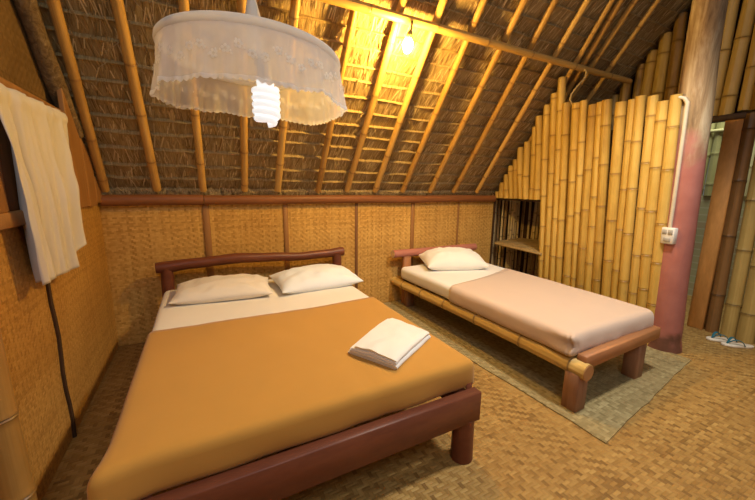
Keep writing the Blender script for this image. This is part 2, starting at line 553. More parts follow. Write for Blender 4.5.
# ------------------------------------------------------------------ the setting
YF = -4.6          # where the room ends behind the viewpoint
XG = 4.88          # gable wall on the right
ROOF_T = 1.2; ROOF_H = 1.285
v, f, uv = grid(40, 40, lambda a, b: ((-.1 + a * 6.6, YF + b * (5.0), 0.0), (a * 6.6, b * 5.0)))
struct(obj('floor', v, f, 'floor_weave', uv=uv, loc=(0, 0, 0)))

struct(panel('wall_back', 'wall_weave', (-.02, 0, 0), (4.10, 0, 0), (0, 0, 1.2), 0, 0, None, .02, (0, 1, 0)))
wl = sroot('wall_left')
panel('woven_panel', 'left_weave', (0, 0.02, 0), (0, YF, 0), (0, 0, 1.2), 0, 0, wl, .02, (-1, 0, 0))
# upper gable of the left wall: darker weave up to the thatch
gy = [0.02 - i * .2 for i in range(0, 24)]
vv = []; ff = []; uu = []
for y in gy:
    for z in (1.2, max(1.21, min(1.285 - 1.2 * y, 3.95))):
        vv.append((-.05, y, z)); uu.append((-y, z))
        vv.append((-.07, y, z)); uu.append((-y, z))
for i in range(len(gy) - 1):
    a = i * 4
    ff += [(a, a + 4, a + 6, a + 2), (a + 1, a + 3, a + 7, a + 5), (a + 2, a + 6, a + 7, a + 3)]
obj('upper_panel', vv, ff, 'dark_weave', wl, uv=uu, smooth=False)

# vertical battens over the joints of the back wall
for i, (x, w, m, d) in enumerate(((.712, .055, 'batten', .012), (1.382, .045, 'batten', .012), (2.112, .034, 'plank_dark', .009),
                                 (2.812, .05, 'batten', .012), (3.478, .03, 'batten', .01))):
    b, q = box(x - w / 2, x + w / 2, -d, .0, 0, 1.145)
    struct(obj('trim_%d' % (i + 1), b, q, m))
# dark joint batten of the left wall, and skirting pole at its foot
b, q = tube([(.004, -1.135 + .012 * math.sin(i * 1.3), i * .092) for i in range(14)], .011, 6)
struct(obj('trim_6', b, q, 'dark_wood'))
# the long rail capping the back wall, in two lengths
def rail(x0, x1, seed, r=.040):
    P = []; Rr = []
    n = 24
    for i in range(n + 1):
        t = i / n; x = x0 + (x1 - x0) * t
        P.append((x, -.03 + .004 * N(x * 2, seed), 1.178 + .006 * N(x * 1.3, seed + 3)))
        k = 1 + .06 * N(x * 3, seed + 9)
        Rr.append((r * k, r * 1.08 * k))
    return tube(P, Rr, 12)
b, q = rail(.02, .70, 2.0); struct(obj('trim_7', b, q, 'red_rail'))
b, q = rail(.705, 4.04, 5.0, .038); struct(obj('trim_8', b, q, 'red_rail'))

struct(panel('front_light_block', 'left_weave', (-.02, YF, 0), (2.7, 0, 0), (0, 0, 2.3), 0, 0, None, .02, (0, -1, 0)))  # unseen half wall, added to block ambient light from the front left
# thatched roof slope: courses of straw laid one over another
SL = math.sqrt(1 + ROOF_T ** 2)
def roof_pt(x, s, d):
    """s metres up the slope from the eave, d metres outward from the inner face"""
    y = -s / SL; z = ROOF_H + ROOF_T * s / SL
    return (x, y + d * ROOF_T / SL, z + d / SL)
mb = MB(); sb = MB()
ncol = 190; X0, X1 = -.06, XG + .12
rr = random.Random(4)
s = -.16; course = 0
while s < 3.55:
    h = .127 * rr.uniform(.84, 1.14)
    s1 = s + h
    V = []; U = []; Rg = []; F = []
    prof = ((-.035, .034, 0), (h * .3, .026, 0), (h * .65, .016, 0), (h * .88, .008, .1), (h * .955, .002, .6), (h * 1.0, -.002, .9), (h * 1.035, .004, .5), (h * 1.06, .03, 0))
    cuts = [rr.uniform(X0, X1) for _ in range(8)]
    for i in range(ncol + 1):
        x = X0 + (X1 - X0) * i / ncol
        seg = sum(1 for c_ in cuts if c_ < x)
        js = .012 * N(x * 2.2, course * 3.1, seg * 7.7) + .009 * N(seg * 5.3, course * 1.7)
        jd = .006 * N(x * 14, course * 2.3) + .007 * N(x * 3.1, course * 5.9 + 20, seg)
        for (ds, dd, rg) in prof:
            V.append(roof_pt(x, s + ds + js, dd + jd)); U.append((x + course * 1.37, s + ds)); Rg.append(rg * (.6 + .6 * N(x * 1.5, course)))
    m = len(prof)
    for i in range(ncol):
        for k in range(m - 1):
            a = i * m + k; F.append((a, a + 1, a + 1 + m, a + m))
    mb.add(V, F, U, Rg)
    # loose straw lying on the course
    for _ in range(620):
        x = rr.uniform(X0, X1); L = rr.uniform(.04, h * .95); s0 = s + rr.uniform(-.03, h - L * .8)
        an = rr.gauss(0, .16); w = rr.uniform(.0016, .0042); rg = rr.random()
        t0 = (s0 - s) / h; t1 = min(1.0, (s0 + L - s) / h)
        d0 = .032 - .032 * t0 - rr.uniform(.002, .010); d1 = .032 - .032 * t1 - rr.uniform(.002, .007)
        if s0 < s: d0 -= rr.uniform(0, .015)
        x1 = x + math.sin(an) * L
        sb.add([roof_pt(x - w, s0, d0), roof_pt(x + w, s0, d0 - .001), roof_pt(x1 + w, s0 + L, d1 - .001), roof_pt(x1 - w, s0 + L, d1)],
               [(0, 1, 2, 3)], None, [rg] * 4)
    # a few hanging wisps
    for _ in range(14):
        x = rr.uniform(X0, X1); L = rr.uniform(.04, .11); w = .0016; an = rr.gauss(0, .7); rg = rr.uniform(.4, 1)
        a = Vector(roof_pt(x, s + .01, .0)); b_ = a + Vector((math.sin(an) * L, -.02 - rr.random() * .03, -L))
        sb.add([a, a + Vector((w * 2, 0, 0)), b_], [(0, 1, 2)], None, [rg] * 3)
    s = s1; course += 1
# pale straw ends poking out along the eave over the rail
for _ in range(2600):
    x = rr.uniform(X0, X1); L = rr.uniform(.02, .06); w = rr.uniform(.0015, .003); an = rr.gauss(0, .5)
    a = Vector((x, rr.uniform(-.03, .03), rr.uniform(1.205, 1.25))); b_ = a + Vector((math.sin(an) * L, -rr.uniform(0, .03), rr.uniform(.1, 1) * L))
    sb.add([a, a + Vector((w, 0, .001)), b_ + Vector((w, 0, .001)), b_], [(0, 1, 2, 3)], None, [rr.uniform(.75, 1)] * 4)
struct(mb.obj('ceiling', 'thatch', None, loc=(0, 0, 0), angle=0))
so = sb.obj('thatch_straw', 'straw', None, loc=(0, 0, 0), smooth=False)
so['kind'] = 'stuff'; so['label'] = 'loose dry straw on the underside of the thatched roof'; so['category'] = 'straw'

# ------------------------------------------------------------------ right side: partition of bamboo poles with its niche
def part_x(y, z): return 4.20 - .11 * (-y) - .10 * z
wr = sroot('wall_right', (4.1, 0, 0))
y = -.055; i = 0
rr = random.Random(21)
while y > -1.99:
    r = rr.uniform(.036, .044)
    roofz = ROOF_H + 1.2 * (-y) - .05
    if y > -.97: top = roofz - rr.uniform(.0, .05)
    else: top = 2.12 + .165 * (y + .97) + rr.uniform(-.03, .03)
    bot = 1.19 if y > -.765 else 0.0
    lean = rr.gauss(0, .012)
    add_pole('bamboo_pole', 'bamboo', wr, (part_x(y, bot) + rr.uniform(-.01, .01), y, bot), (part_x(y, top) + rr.uniform(-.01, .01), y + lean, top), r, r * rr.uniform(.86, 1.0), gap=rr.uniform(.30, .42), seed=100 + i)
    y -= r * 2.04; i += 1
# beam over the niche
b, q = tube([(part_x(-.02, 1.18) + .02, -.02, 1.178), (part_x(-.72, 1.18) + .02, -.79, 1.178)], .018, 8)
obj('niche_lintel', b, q, 'dark_wood', wr)

# back of the niche: split bamboo slats with dark gaps
wn = sroot('wall_niche', (4.4, .1, 0))
panel('slat_gap_darkener', 'dark_wood', (4.06, .16, 0), (.85, 0, 0), (0, 0, 1.30), 0, 0, wn, .02, (0, 1, 0))  # added dark sheet, keeps outside light out of the slat gaps
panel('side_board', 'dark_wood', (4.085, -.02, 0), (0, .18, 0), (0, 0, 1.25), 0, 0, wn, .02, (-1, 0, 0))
x = 4.14; i = 0
while x < 4.86:
    r = rr.uniform(.013, .022)
    add_pole('bamboo_slat', 'slat', wn, (x, .09 + rr.uniform(-.01, .02), 0), (x + rr.gauss(0, .012), .09 + rr.uniform(-.01, .02), 1.24), r, r * .9, gap=.27, seed=300 + i, n=8)
    x += r * 2 + rr.uniform(.004, .03); i += 1
y = -.02
while y > -.92:
    r = rr.uniform(.013, .022)
    add_pole('bamboo_slat', 'slat', wn, (4.755, y, 0), (4.755 + rr.uniform(-.008, .008), y + rr.gauss(0, .01), 1.24), r, r * .9, gap=.27, seed=340 + i, n=8)
    y -= r * 2 + rr.uniform(.002, .022); i += 1
# roof of the niche closet (back side boards) keeps it dim
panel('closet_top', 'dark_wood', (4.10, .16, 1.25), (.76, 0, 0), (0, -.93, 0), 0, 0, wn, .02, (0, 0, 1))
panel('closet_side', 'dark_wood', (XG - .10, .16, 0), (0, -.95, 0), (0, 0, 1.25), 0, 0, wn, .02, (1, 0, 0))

sh = MB()
for k in range(14):
    t0 = k / 14; t1 = (k + .86) / 14
    A = Vector((4.125, -.03, .60)); B = Vector((4.03, -.80, .60)); C_ = Vector((4.72, -.80, .605)); D = Vector((4.72, .05, .605))
    a0 = A.lerp(D, t0); a1 = A.lerp(D, t1); b0 = B.lerp(C_, t0); b1 = B.lerp(C_, t1)
    hgt = rr.uniform(0, .006); up = Vector((0, 0, .012 + hgt)); dn = Vector((0, 0, -.012))
    c = [b0, b1, a1, a0]
    sh.add([p + up for p in c] + [p + dn for p in c], [(0, 1, 2, 3), (7, 6, 5, 4), (0, 4, 5, 1), (1, 5, 6, 2), (2, 6, 7, 3), (3, 7, 4, 0)])
shelf = thing('bamboo_shelf', 'rustic slatted bamboo shelf inside the dark niche beside the single bed', 'shelf', (4.35, -.35, .588))
sh.obj('shelf_board', 'shelf_wood', shelf, smooth=False)
b, q = tube([(4.115, -.03, .588), (4.015, -.80, .588)], .016, 8); obj('front_edge', b, q, 'shelf_wood', shelf)

# gable wall: upper row of poles up to the thatch, lower row beyond the doorway
wg = sroot('wall_gable', (XG, -1.6, 0))
y = -.62; i = 0
while y > -3.4:
    r = rr.uniform(.040, .058)
    top = min(ROOF_H + 1.2 * (-y) - .02, 4.0)
    add_pole('gable_pole', 'bamboo_dim', wg, (XG, y, 1.97 + rr.uniform(-.015, .015)), (XG - .01 + rr.uniform(-.015, .015), y + rr.gauss(0, .012), top), r, r * .93, gap=.42, seed=400 + i)
    y -= r * 2.05; i += 1
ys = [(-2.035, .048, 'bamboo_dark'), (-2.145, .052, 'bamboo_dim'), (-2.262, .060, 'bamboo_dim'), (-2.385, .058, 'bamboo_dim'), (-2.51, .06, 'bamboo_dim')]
yy = -2.635
while yy > -3.7: ys.append((yy, .06, 'bamboo_dim')); yy -= .125
for i, (y, r, m) in enumerate(ys):
    add_pole('gable_pole', m, wg, (XG, y, 0), (XG - .02, y + .01, 1.95), r, r * .92, gap=.46, seed=500 + i)
panel('pole_gap_darkener', 'dark_wood', (XG + .07, -3.6, 1.97), (0, 3.2, 0), (0, 0, 2.2), 0, 0, wg, .02, (1, 0, 0))  # added dark sheet, stops the bright sky showing between the poles
b, q = tube([(XG - .01, -1.1, 1.955), (XG - .01, -3.6, 1.95)], .022, 8); obj('lintel_pole', b, q, 'dark_wood', wg)
b, q = box(XG - .03, XG + .03, -.64, -1.1 + .02, 0, .01) if False else box(XG - .02, XG + .02, -1.45, .1, 0, 1.97)
obj('rear_board', b, q, 'dark_wood', wg)
b, q = box(XG - .045, XG + .045, -1.985, -1.865, 0, 1.935, .006); struct(obj('trim_9', b, q, 'jamb'))
b, q = box(XG - .06, XG + .03, -2.0, -1.40, 1.915, 1.965, .006); struct(obj('trim_10', b, q, 'dark_wood'))

# washroom beyond the doorway
wb = sroot('wall_washroom', (6.2, -1.5, 0))
panel('brick_course', 'brick', (6.1, -3.4, 0), (0, 3.6, 0), (0, 0, 1.25), 0, 0, wb, .1, (1, 0, 0))
for i in range(22):
    add_pole('washroom_pole', 'bamboo_pale', wb, (6.12, -3.0 + i * .105, 1.25), (6.12, -3.0 + i * .105, 2.7), .05, .05, gap=.4, seed=600 + i)
b, q = tube([(6.06, -3.0, 1.98), (6.06, -.7, 2.0)], .02, 8); obj('cross_pole', b, q, 'bamboo_pale', wb)

# ------------------------------------------------------------------ roof timbers
def rf_pt(xb, sl, y, H=1.218): return (xb + sl * y, y, H - 1.2 * y)
RA = [(0.059, -0.045, .028), (0.378, 0.006, .030), (0.703, 0.023, .027), (1.025, 0.050, .028), (1.318, 0.040, .030), (1.697, 0.044, .028), (2.000, 0.036, .028),
      (2.317, 0.047, .029), (2.662, 0.067, .028), (3.024, 0.062, .028), (3.361, 0.097, .027), (3.735, 0.133, .026), (4.147, 0.244, .024), (4.287, 0.270, .028), (4.298, 0.150, .026), (4.543, 0.129, .026)]
ORD = ['first', 'second', 'third', 'fourth', 'fifth', 'sixth', 'seventh', 'eighth', 'ninth', 'tenth', 'eleventh', 'twelfth']
RL = []
for i in range(12):
    RL.append('bamboo rafter under the thatch, %s rafter counting from the left wall' % ORD[i])
RL[0] = 'slim bamboo rafter beside the barky log at the left wall'
RL[6] = 'bamboo rafter passing just left of the glowing bulb'
RL[7] = 'bamboo rafter passing just right of the glowing bulb'
RL[11] = 'last bamboo rafter that reaches the back wall rail left of the partition'
RL += ['thinner left one of two bamboo rafters lashed side by side over the partition',
       'thicker right one of two bamboo rafters lashed side by side over the partition',
       'bamboo rafter second from the gable of bamboo poles at right', 'last bamboo rafter, nearest the gable of bamboo poles at right']
for i, (xb, sl, r) in enumerate(RA):
    yt = -2.2
    v, f, uv, rg = pole(rf_pt(xb, sl, -.035), rf_pt(xb, sl, yt), r, r * .9, gap=.36, seed=700 + i, n=10, bend=.006)
    o = obj('bamboo_rafter', v, f, 'bamboo_rafter', uv=uv, ring=rg)
    tag(o, RL[i], 'rafter', 'bamboo rafters under the thatch')
v, f, uv, rg = pole((.06, -1.075, 2.405), (4.76, -1.075, 2.43), .030, .026, gap=.5, seed=90, n=12, bend=.006)
tag(obj('bamboo_purlin', v, f, 'bamboo_rafter', uv=uv, ring=rg), 'long horizontal bamboo pole across the rafters, carrying the bulb', 'beam')

# bark covered log up the left edge of the roof
P = []; Rr = []
for i in range(30):
    y = -.36 - i * .062
    P.append((.0 + .012 * N(y * 2, 1), y, ROOF_H - .115 - 1.2 * y + .012 * N(y * 2.5, 4)))
    Rr.append(.045 * (1 + .14 * N(y * 6, 7)))
v, f = tube(P, Rr, 14)
tag(obj('bark_log', v, f, 'bark'), 'rough bark covered log sloping along the top of the left wall', 'log')

# boards in the left corner above the rail
wbd = [(-.17, -.035, 1.165), (-.36, -.175, 1.15), (-.60, -.365, 1.155)]
nm = ['narrow weathered board in the left corner beside the first rafter', 'middle weathered board of the left corner above the woven wall', 'weathered board at the left corner right next to the curtain']
for (y0, y1, z0), lb in zip(wbd, nm):
    z1a = ROOF_H - .03 - 1.2 * y0 - .1; z1b = ROOF_H - .03 - 1.2 * y1 - .0
    b, q = box(.004, .03, y0, y1, z0, z1b, .003)
    tp = max(p[2] for p in b)
    b = [(p[0], p[1], p[2] if p[2] < z0 + .1 else (z1b + (z1a - z1b) * (y1 - p[1]) / (y1 - y0) - (tp - p[2]))) for p in b]
    tag(obj('wooden_board', b, q, 'plank', smooth=False), lb, 'board', 'boards in the left corner')

# bamboo pole standing against the left wall
v, f, uv, rg = pole((.04, -1.79, 0), (.04, -1.79, 1.10), .046, .042, gap=.34, seed=55, start=.24)
tag(obj('bamboo_post', v, f, 'bamboo_post', uv=uv, ring=rg), 'thick brown bamboo post standing against the left woven wall', 'post')

# window on the left wall behind the curtain
wn1 = sroot('window_1', (0.0, -1.05, 1.12))
b, q = box(.0, .035, -1.60, -.62, 1.13, 1.19); obj('window_sill', b, q, 'plank', wn1)
b, q = box(.0, .035, -1.56, -1.455, 1.19, 1.66); obj('window_frame', b, q, 'plank', wn1)
b, q = box(.0, .035, -.72, -.63, 1.19, 1.66); obj('window_frame', b, q, 'plank', wn1)
b, q = box(.0, .035, -1.60, -.63, 1.66, 1.70); obj('window_frame', b, q, 'plank', wn1)
b, q = box(.0, .015, -1.455, -.72, 1.19, 1.66); obj('shutter', b, q, 'plank_dark', wn1)

# curtain
cu = thing('window_curtain', 'off-white cloth curtain hanging in folds over the left wall window', 'curtain', (.06, -1.08, .89))
def cur(u, v):
    y = -1.53 + .12 * v * (1 - u) + u * (1.53 - .745) + .012 * math.sin(v * 3) * (1 - u)
    zt = 1.652 + .02 * u
    fw = u * 25 + .5 * math.sin(v * 2) + 1.6 * N(u * 3, 2)
    fold = .75 * math.sin(fw) + .25 * math.sin(fw * 2.1 + 1 + v) + .12 * math.sin(fw * 4.3 + v * 3)
    zb = .90 - .03 * math.sin(u * PI) + (.14 if u > .62 else 0) * ((u - .62) / .38 if u > .62 else 0) + .014 * fold
    if u < .1: zb -= .02 * (1 - u / .1)
    z = zt + (zb - zt) * v
    amp = .008 + .040 * min(1, v * 1.8) * (1 - .3 * u)
    x = .062 + amp * fold + .012 * v * N(u * 5, v * 2, 3) + .006 * N(u * 20, v * 5)
    if v < .09: x += .008 * math.sin(v / .09 * PI)
    return (x, y, z), (u, v)
v, f, uv = grid(90, 60, cur)
o = obj('cloth_panel', v, f, 'curtain', cu, uv=uv, angle=0)
md = o.modifiers.new('thick', 'SOLIDIFY'); md.thickness = .002
b, q = tube([(.050, -1.56, 1.640), (.050, -.70, 1.657)], .004, 8); obj('curtain_wire', b, q, 'cord', cu)

# ------------------------------------------------------------------ the post
P = []; Rr = []
for i in range(34):
    t = i / 33; z = 3.55 * t
    P.append((4.062 - .078 * z + .012 * N(z * 1.1, 2), -1.99 + .012 * N(z * 1.2, 8), z))
    Rr.append((.112 - .007 * z + (.018 if i == 0 else 0)) * (1 + .05 * N(z * 2.3, 5)))
v, f = tube(P, Rr, 20)
o = obj('log_post', v, f, 'post', loc=(4.062, -1.99, 0))
tag(o, 'thick leaning log post, dusty red paint below and bare wood above', 'post')
def post_at(z, ang, extra=0.0):
    r = (.112 - .007 * z) + extra
    return Vector((4.062 - .078 * z + .012 * N(z * 1.1, 2) + math.cos(ang) * r, -1.99 + .012 * N(z * 1.2, 8) + math.sin(ang) * r, z))
AN = math.radians(176)
P = [post_at(1.02 + i * .05, AN - .02 + .05 * (i / 18), .010) for i in range(19)]
top = P[-1]
P += [top + Vector((-.008, .018, .030)), top + Vector((-.02, .045, .042)), top + Vector((-.03, .075, .044))]
v, f = tube(P, .013, 8)
tag(obj('cable_conduit', v, f, 'conduit'), 'off-white cable conduit running up the leaning log post', 'conduit')
# outlet box
ou = thing('power_outlet', 'white double socket box fixed on the dusty red log post', 'outlet', post_at(.96, AN, .0))
def local_box(cx, cz, w, h, d0, d1, bev=.004):
    b, q = box(-w / 2, w / 2, d0, d1, -h / 2, h / 2, bev)
    nrm = Vector((math.cos(AN), math.sin(AN), 0)); sd = Vector((-math.sin(AN), math.cos(AN), 0)) * -1
    c = post_at(.96, AN, 0)
    return [c + sd * (p[0] + cx) + nrm * p[1] + Vector((-.078 * (p[2] + cz), 0, p[2] + cz)) for p in b], q
b, q = local_box(0, 0, .085, .125, -.03, .035); obj('back_box', b, q, 'plastic', ou)
b, q = local_box(-.018, .03, .030, .036, .030, .040, .002); obj('socket_face', b, q, 'grey_plastic', ou)
b, q = local_box(.020, .03, .030, .036, .030, .040, .002); obj('socket_face', b, q, 'grey_plastic', ou)
b, q = local_box(0, -.030, .044, .030, .030, .040, .002); obj('socket_face', b, q, 'grey_plastic', ou)

# electric cable looping from the purlin down to the partition top
P = [(3.96, -1.09, 2.41), (3.955, -1.12, 2.375), (3.945, -1.11, 2.32), (3.925, -1.06, 2.26), (3.90, -1.03, 2.20), (3.888, -1.03, 2.15), (3.895, -1.05, 2.10), (3.91, -1.06, 2.085)]
v, f = tube(P, .008, 7)
tag(obj('dangling_cable', v, f, 'cord'), 'tan electric cable dangling from the long bamboo pole to the partition top', 'cable')

# ------------------------------------------------------------------ bulb under the purlin
bu = thing('ceiling_bulb', 'glowing orange light bulb hanging under the long bamboo pole', 'lamp', (2.03, -1.10, 2.395))
v, f = tube([(2.035, -1.105, 2.405), (2.03, -1.105, 2.36), (2.02, -1.105, 2.33)], .006, 8); obj('flex', v, f, 'dark_cord', bu)
v, f = tube([(2.022, -1.105, 2.338), (2.018, -1.105, 2.325), (2.012, -1.105, 2.30), (2.009, -1.105, 2.287)], [.014, .022, .022, .017], 12); obj('lamp_holder', v, f, 'brass', bu)
P = []; Rr = []
for i in range(13):
    t = i / 12; P.append((2.008 - .012 * t, -1.105, 2.288 - .092 * t)); Rr.append(max(.002, .034 * math.sqrt(max(0, math.sin(PI * (.07 + .93 * t ** .85))))))
v, f = tube(P, Rr, 16); obj('glass_bulb', v, f, 'bulb', bu)

# ------------------------------------------------------------------ hanging gauze lamp
LC = Vector((.898, -1.80, 1.765)); LR = .310
la = thing('hanging_lamp', 'round white gauze lampshade with lace hem hanging above the large bed', 'lamp', LC)
n = 72
P = [LC + Vector((math.cos(2 * PI * i / n) * LR, math.sin(2 * PI * i / n) * LR, -.010 * math.cos(2 * PI * i / n))) for i in range(n)]
v = []; f = []
for i, p in enumerate(P):
    rad = (p - LC).normalized()
    for k in range(10):
        a = 2 * PI * k / 10; v.append(p + rad * (math.cos(a) * .010) + Vector((0, 0, math.sin(a) * .017)))
for i in range(n):
    for k in range(10):
        a = i * 10 + k; b_ = i * 10 + (k + 1) % 10; c = ((i + 1) % n) * 10 + (k + 1) % 10; d = ((i + 1) % n) * 10 + k
        f.append((a, b_, c, d))
obj('hoop', v, f, 'hoop', la, angle=0)
v, f, uv = grid(72, 14, lambda a, b: (LC + Vector((math.cos(2 * PI * a) * LR * b, math.sin(2 * PI * a) * LR * b, .02 * (1 - b) + .004 * N(math.cos(2 * PI * a) * 5, math.sin(2 * PI * a) * 5, b) - .010 * b * math.cos(2 * PI * a))), (a, b)))
obj('top_cover', v, f, 'gauze_top', la, angle=0)
NS = 260
def skirt(a, t, off=0.0):
    th = 2 * PI * a
    wob = N(math.cos(th) * 3.2, math.sin(th) * 3.2, 1.0); fine = N(math.cos(th) * 11, math.sin(th) * 11, 4)
    fl = .030 * wob + .017 * fine
    Rr_ = LR + .006 + off + t * (.012 + fl)
    dz = .150 + .026 * N(math.cos(th) * 1.6, math.sin(th) * 1.6, 7)
    zz = -.008 - t * dz - .010 * math.cos(th)
    return LC + Vector((math.cos(th) * Rr_, math.sin(th) * Rr_, zz))
v, f, uv = grid(NS, 14, lambda a, b: (skirt(a, b), (a, b)))
obj('skirt', v, f, 'gauze', la, angle=0)
def hem(a, b):
    sc = abs(math.sin(a * 2 * PI * 46))
    return skirt(a, .955 + b * (.055 + .045 * sc), .0015), (a, b)
v, f, uv = grid(640, 3, hem)
obj('lace_hem', v, f, 'lace', la, angle=0)
em = MB()
rr = random.Random(8)
for k in range(56):
    a = (k + .5) / 56; t = .50 + .10 * math.sin(k * 1.9)
    c = skirt(a, t, .003); th = 2 * PI * a
    sd = Vector((-math.sin(th), math.cos(th), 0)); up = Vector((0, 0, 1)); nr = Vector((math.cos(th), math.sin(th), 0))
    for pet in range(5):
        an = 2 * PI * pet / 5 + k
        cc = c + sd * math.cos(an) * .0085 + up * math.sin(an) * .0085
        em.add([cc + sd * math.cos(q * PI / 3) * .0052 + up * math.sin(q * PI / 3) * .0052 + nr * .001 for q in range(6)], [tuple(range(6))])
    for w_ in range(3):
        da = rr.uniform(-.009, .009); cc = skirt(a + da, t + rr.uniform(-.09, .09), .003)
        em.add([cc + sd * math.cos(q * PI / 3) * .0036 + up * math.sin(q * PI / 3) * .0036 + nr * .001 for q in range(6)], [tuple(range(6))])
em.obj('embroidery', 'lace', la, smooth=False)
# suspension: knotted white cloth strip above, holder and spiral bulb below
v, f = tube([LC + Vector((0, 0, .02)), LC + Vector((.002, 0, .06)), LC + Vector((-.003, 0, .10)), LC + Vector((.002, .0, .14)), LC + Vector((0, 0, .20)), LC + Vector((0, .05, .6)), LC + Vector((0, .1, 1.2))],
            [.020, .034, .022, .030, .016, .008, .008], 10); obj('suspension_cloth', v, f, 'sheet', la)
bc = LC + Vector((.035, 0, -.022))
v, f = tube([LC + Vector((.005, 0, .03)), LC + Vector((.03, 0, -.02)), bc + Vector((.0, 0, -.065))], [.022, .026, .028], 12); obj('lamp_holder', v, f, 'plastic', la)
v = []; f = []
tb = MB()
P = []
for i in range(121):
    t = i / 120; an = t * 2 * PI * 5.2
    rad = .040 if t < .82 else .040 - .018 * (t - .82) / .18
    P.append(bc + Vector((math.cos(an) * rad, math.sin(an) * rad, -.075 - t * .128)))
tb.add(*tube(P, .0135, 8))
tb.add(*tube([bc + Vector((0, 0, -.05)), bc + Vector((0, 0, -.085)), bc + Vector((0, 0, -.195))], [.034, .030, .024], 14))
tb.obj('spiral_bulb', 'cfl', la, angle=0)

# ------------------------------------------------------------------ large bed
db = thing('double_bed', 'large low bed frame of dark red-brown wood in the left corner', 'bed', (1.07, -1.15, 0))
P = []; Rr = []
KX = [.32, .37, .58, .925, 1.2, 1.477, 1.75, 1.90, 1.93]; KZ = [.648, .650, .664, .678, .664, .648, .655, .664, .664]
KR = [.042, .047, .043, .045, .041, .039, .040, .045, .040]
def interp(x, X, Y):
    for i in range(len(X) - 1):
        if x <= X[i + 1]:
            t = (x - X[i]) / (X[i + 1] - X[i]); t = t * t * (3 - 2 * t)
            return Y[i] + (Y[i + 1] - Y[i]) * t
    return Y[-1]
for i in range(50):
    x = .325 + 1.59 * i / 49
    P.append((x, -.12 + .008 * N(x * 2, 4), interp(x, KX, KZ))); k = interp(x, KX, KR) * (1 + .05 * N(x * 7, 3)); Rr.append((k, k))
v, f = tube(P, Rr, 14); obj('headboard_log', v, f, 'red_wood', db)
for x in (.395, 1.845):
    v, f = tube([(x, -.12, 0), (x, -.12, .2), (x, -.12, .45), (x + .003, -.12, .64)], [.05, .048, .047, .045], 14); obj('headboard_post', v, f, 'red_wood', db)
b, q = box(.26, 1.79, -2.192, -2.138, .210, .360, .006); obj('foot_rail', b, q, 'red_wood', db)
for x in (.43, 1.728):
    v, f = tube([(x, -2.145, 0), (x, -2.145, .1), (x, -2.145, .22)], [.054, .052, .050], 16); obj('leg', v, f, 'red_wood', db)
    b, q = box(x + .012, x + .05, -2.137, -2.128, .24, .385, .003); obj('tenon', b, q, 'red_wood', db)
for x in (.385, 1.73):
    b, q = box(x - .025, x + .025, -2.137, -.12, .235, .345, .005); obj('side_rail', b, q, 'red_wood', db)
for k in range(8):
    yy = -2.0 + k * .26
    b, q = box(.36, 1.755, yy - .045, yy + .045, .345, .357, .003); obj('slat', b, q, 'dark_wood', db)

MX0, MX1, MY0, MY1, MZ0, MZ1 = .365, 1.795, -2.125, -.165, .358, .478
def dwarp(p):
    q = Vector(p)
    u = (p.x - MX0) / (MX1 - MX0)
    q.z += .006 * N(p.x * 2.2, p.y * 2.2, 3) + .0025 * N(p.x * 9, p.y * 5, 8)
    return q
v, f = rbox(MX0, MX1, MY0, MY1, MZ0, MZ1, .045, .04, dwarp)
tag(obj('mattress', v, f, 'sheet', angle=0), 'white sheeted mattress of the large bed under the ochre spread', 'mattress')
def spread_warp(p):
    q = dwarp(p)
    side = p.z < MZ1 - .03
    if side:
        k = (MZ1 - .03 - p.z) / .1
        q.y -= (.010 * N(p.x * 5, p.z * 9, 2) + .004) * k if p.y < MY0 + .05 else 0
        if p.x > MX1 - .05: q.x += (.010 * N(p.y * 5, p.z * 9, 5) + .004) * k
        if p.x < MX0 + .05: q.x -= (.010 * N(p.y * 5, p.z * 9, 7) + .004) * k
    # tucked corner that sticks out at the near left
    dc = math.hypot(p.x - MX0, p.y - MY0)
    if dc < .16:
        w = (1 - dc / .16) ** 2
        q.x -= .030 * w; q.y -= .030 * w
    # soft drag lines across the foot edge
    if p.y < MY0 + .35: q.z += .003 * N(p.x * 14, p.y * 3, 6) * (1 - (p.y - MY0) / .35)
    # bow of the turned-down edge
    if p.y > -1.2: q.y -= .03 * math.sin(PI * (p.x - MX0) / (MX1 - MX0)) * min(1, (p.y + 1.2) / .1)
    return q
e = .007
v, f = rbox(MX0 - e, MX1 + e, MY0 - e, -1.062 + .1, MZ0 - .012, MZ1 + e, .038, .03, spread_warp, keep=lambda p: p.y < -1.075 and p.z > MZ0 - .010)
o = obj('bedspread', v, f, 'ochre', angle=0)
md = o.modifiers.new('thick', 'SOLIDIFY'); md.thickness = .004; md.offset = 1
tag(o, 'smooth ochre orange bedspread covering the large bed', 'bedspread')

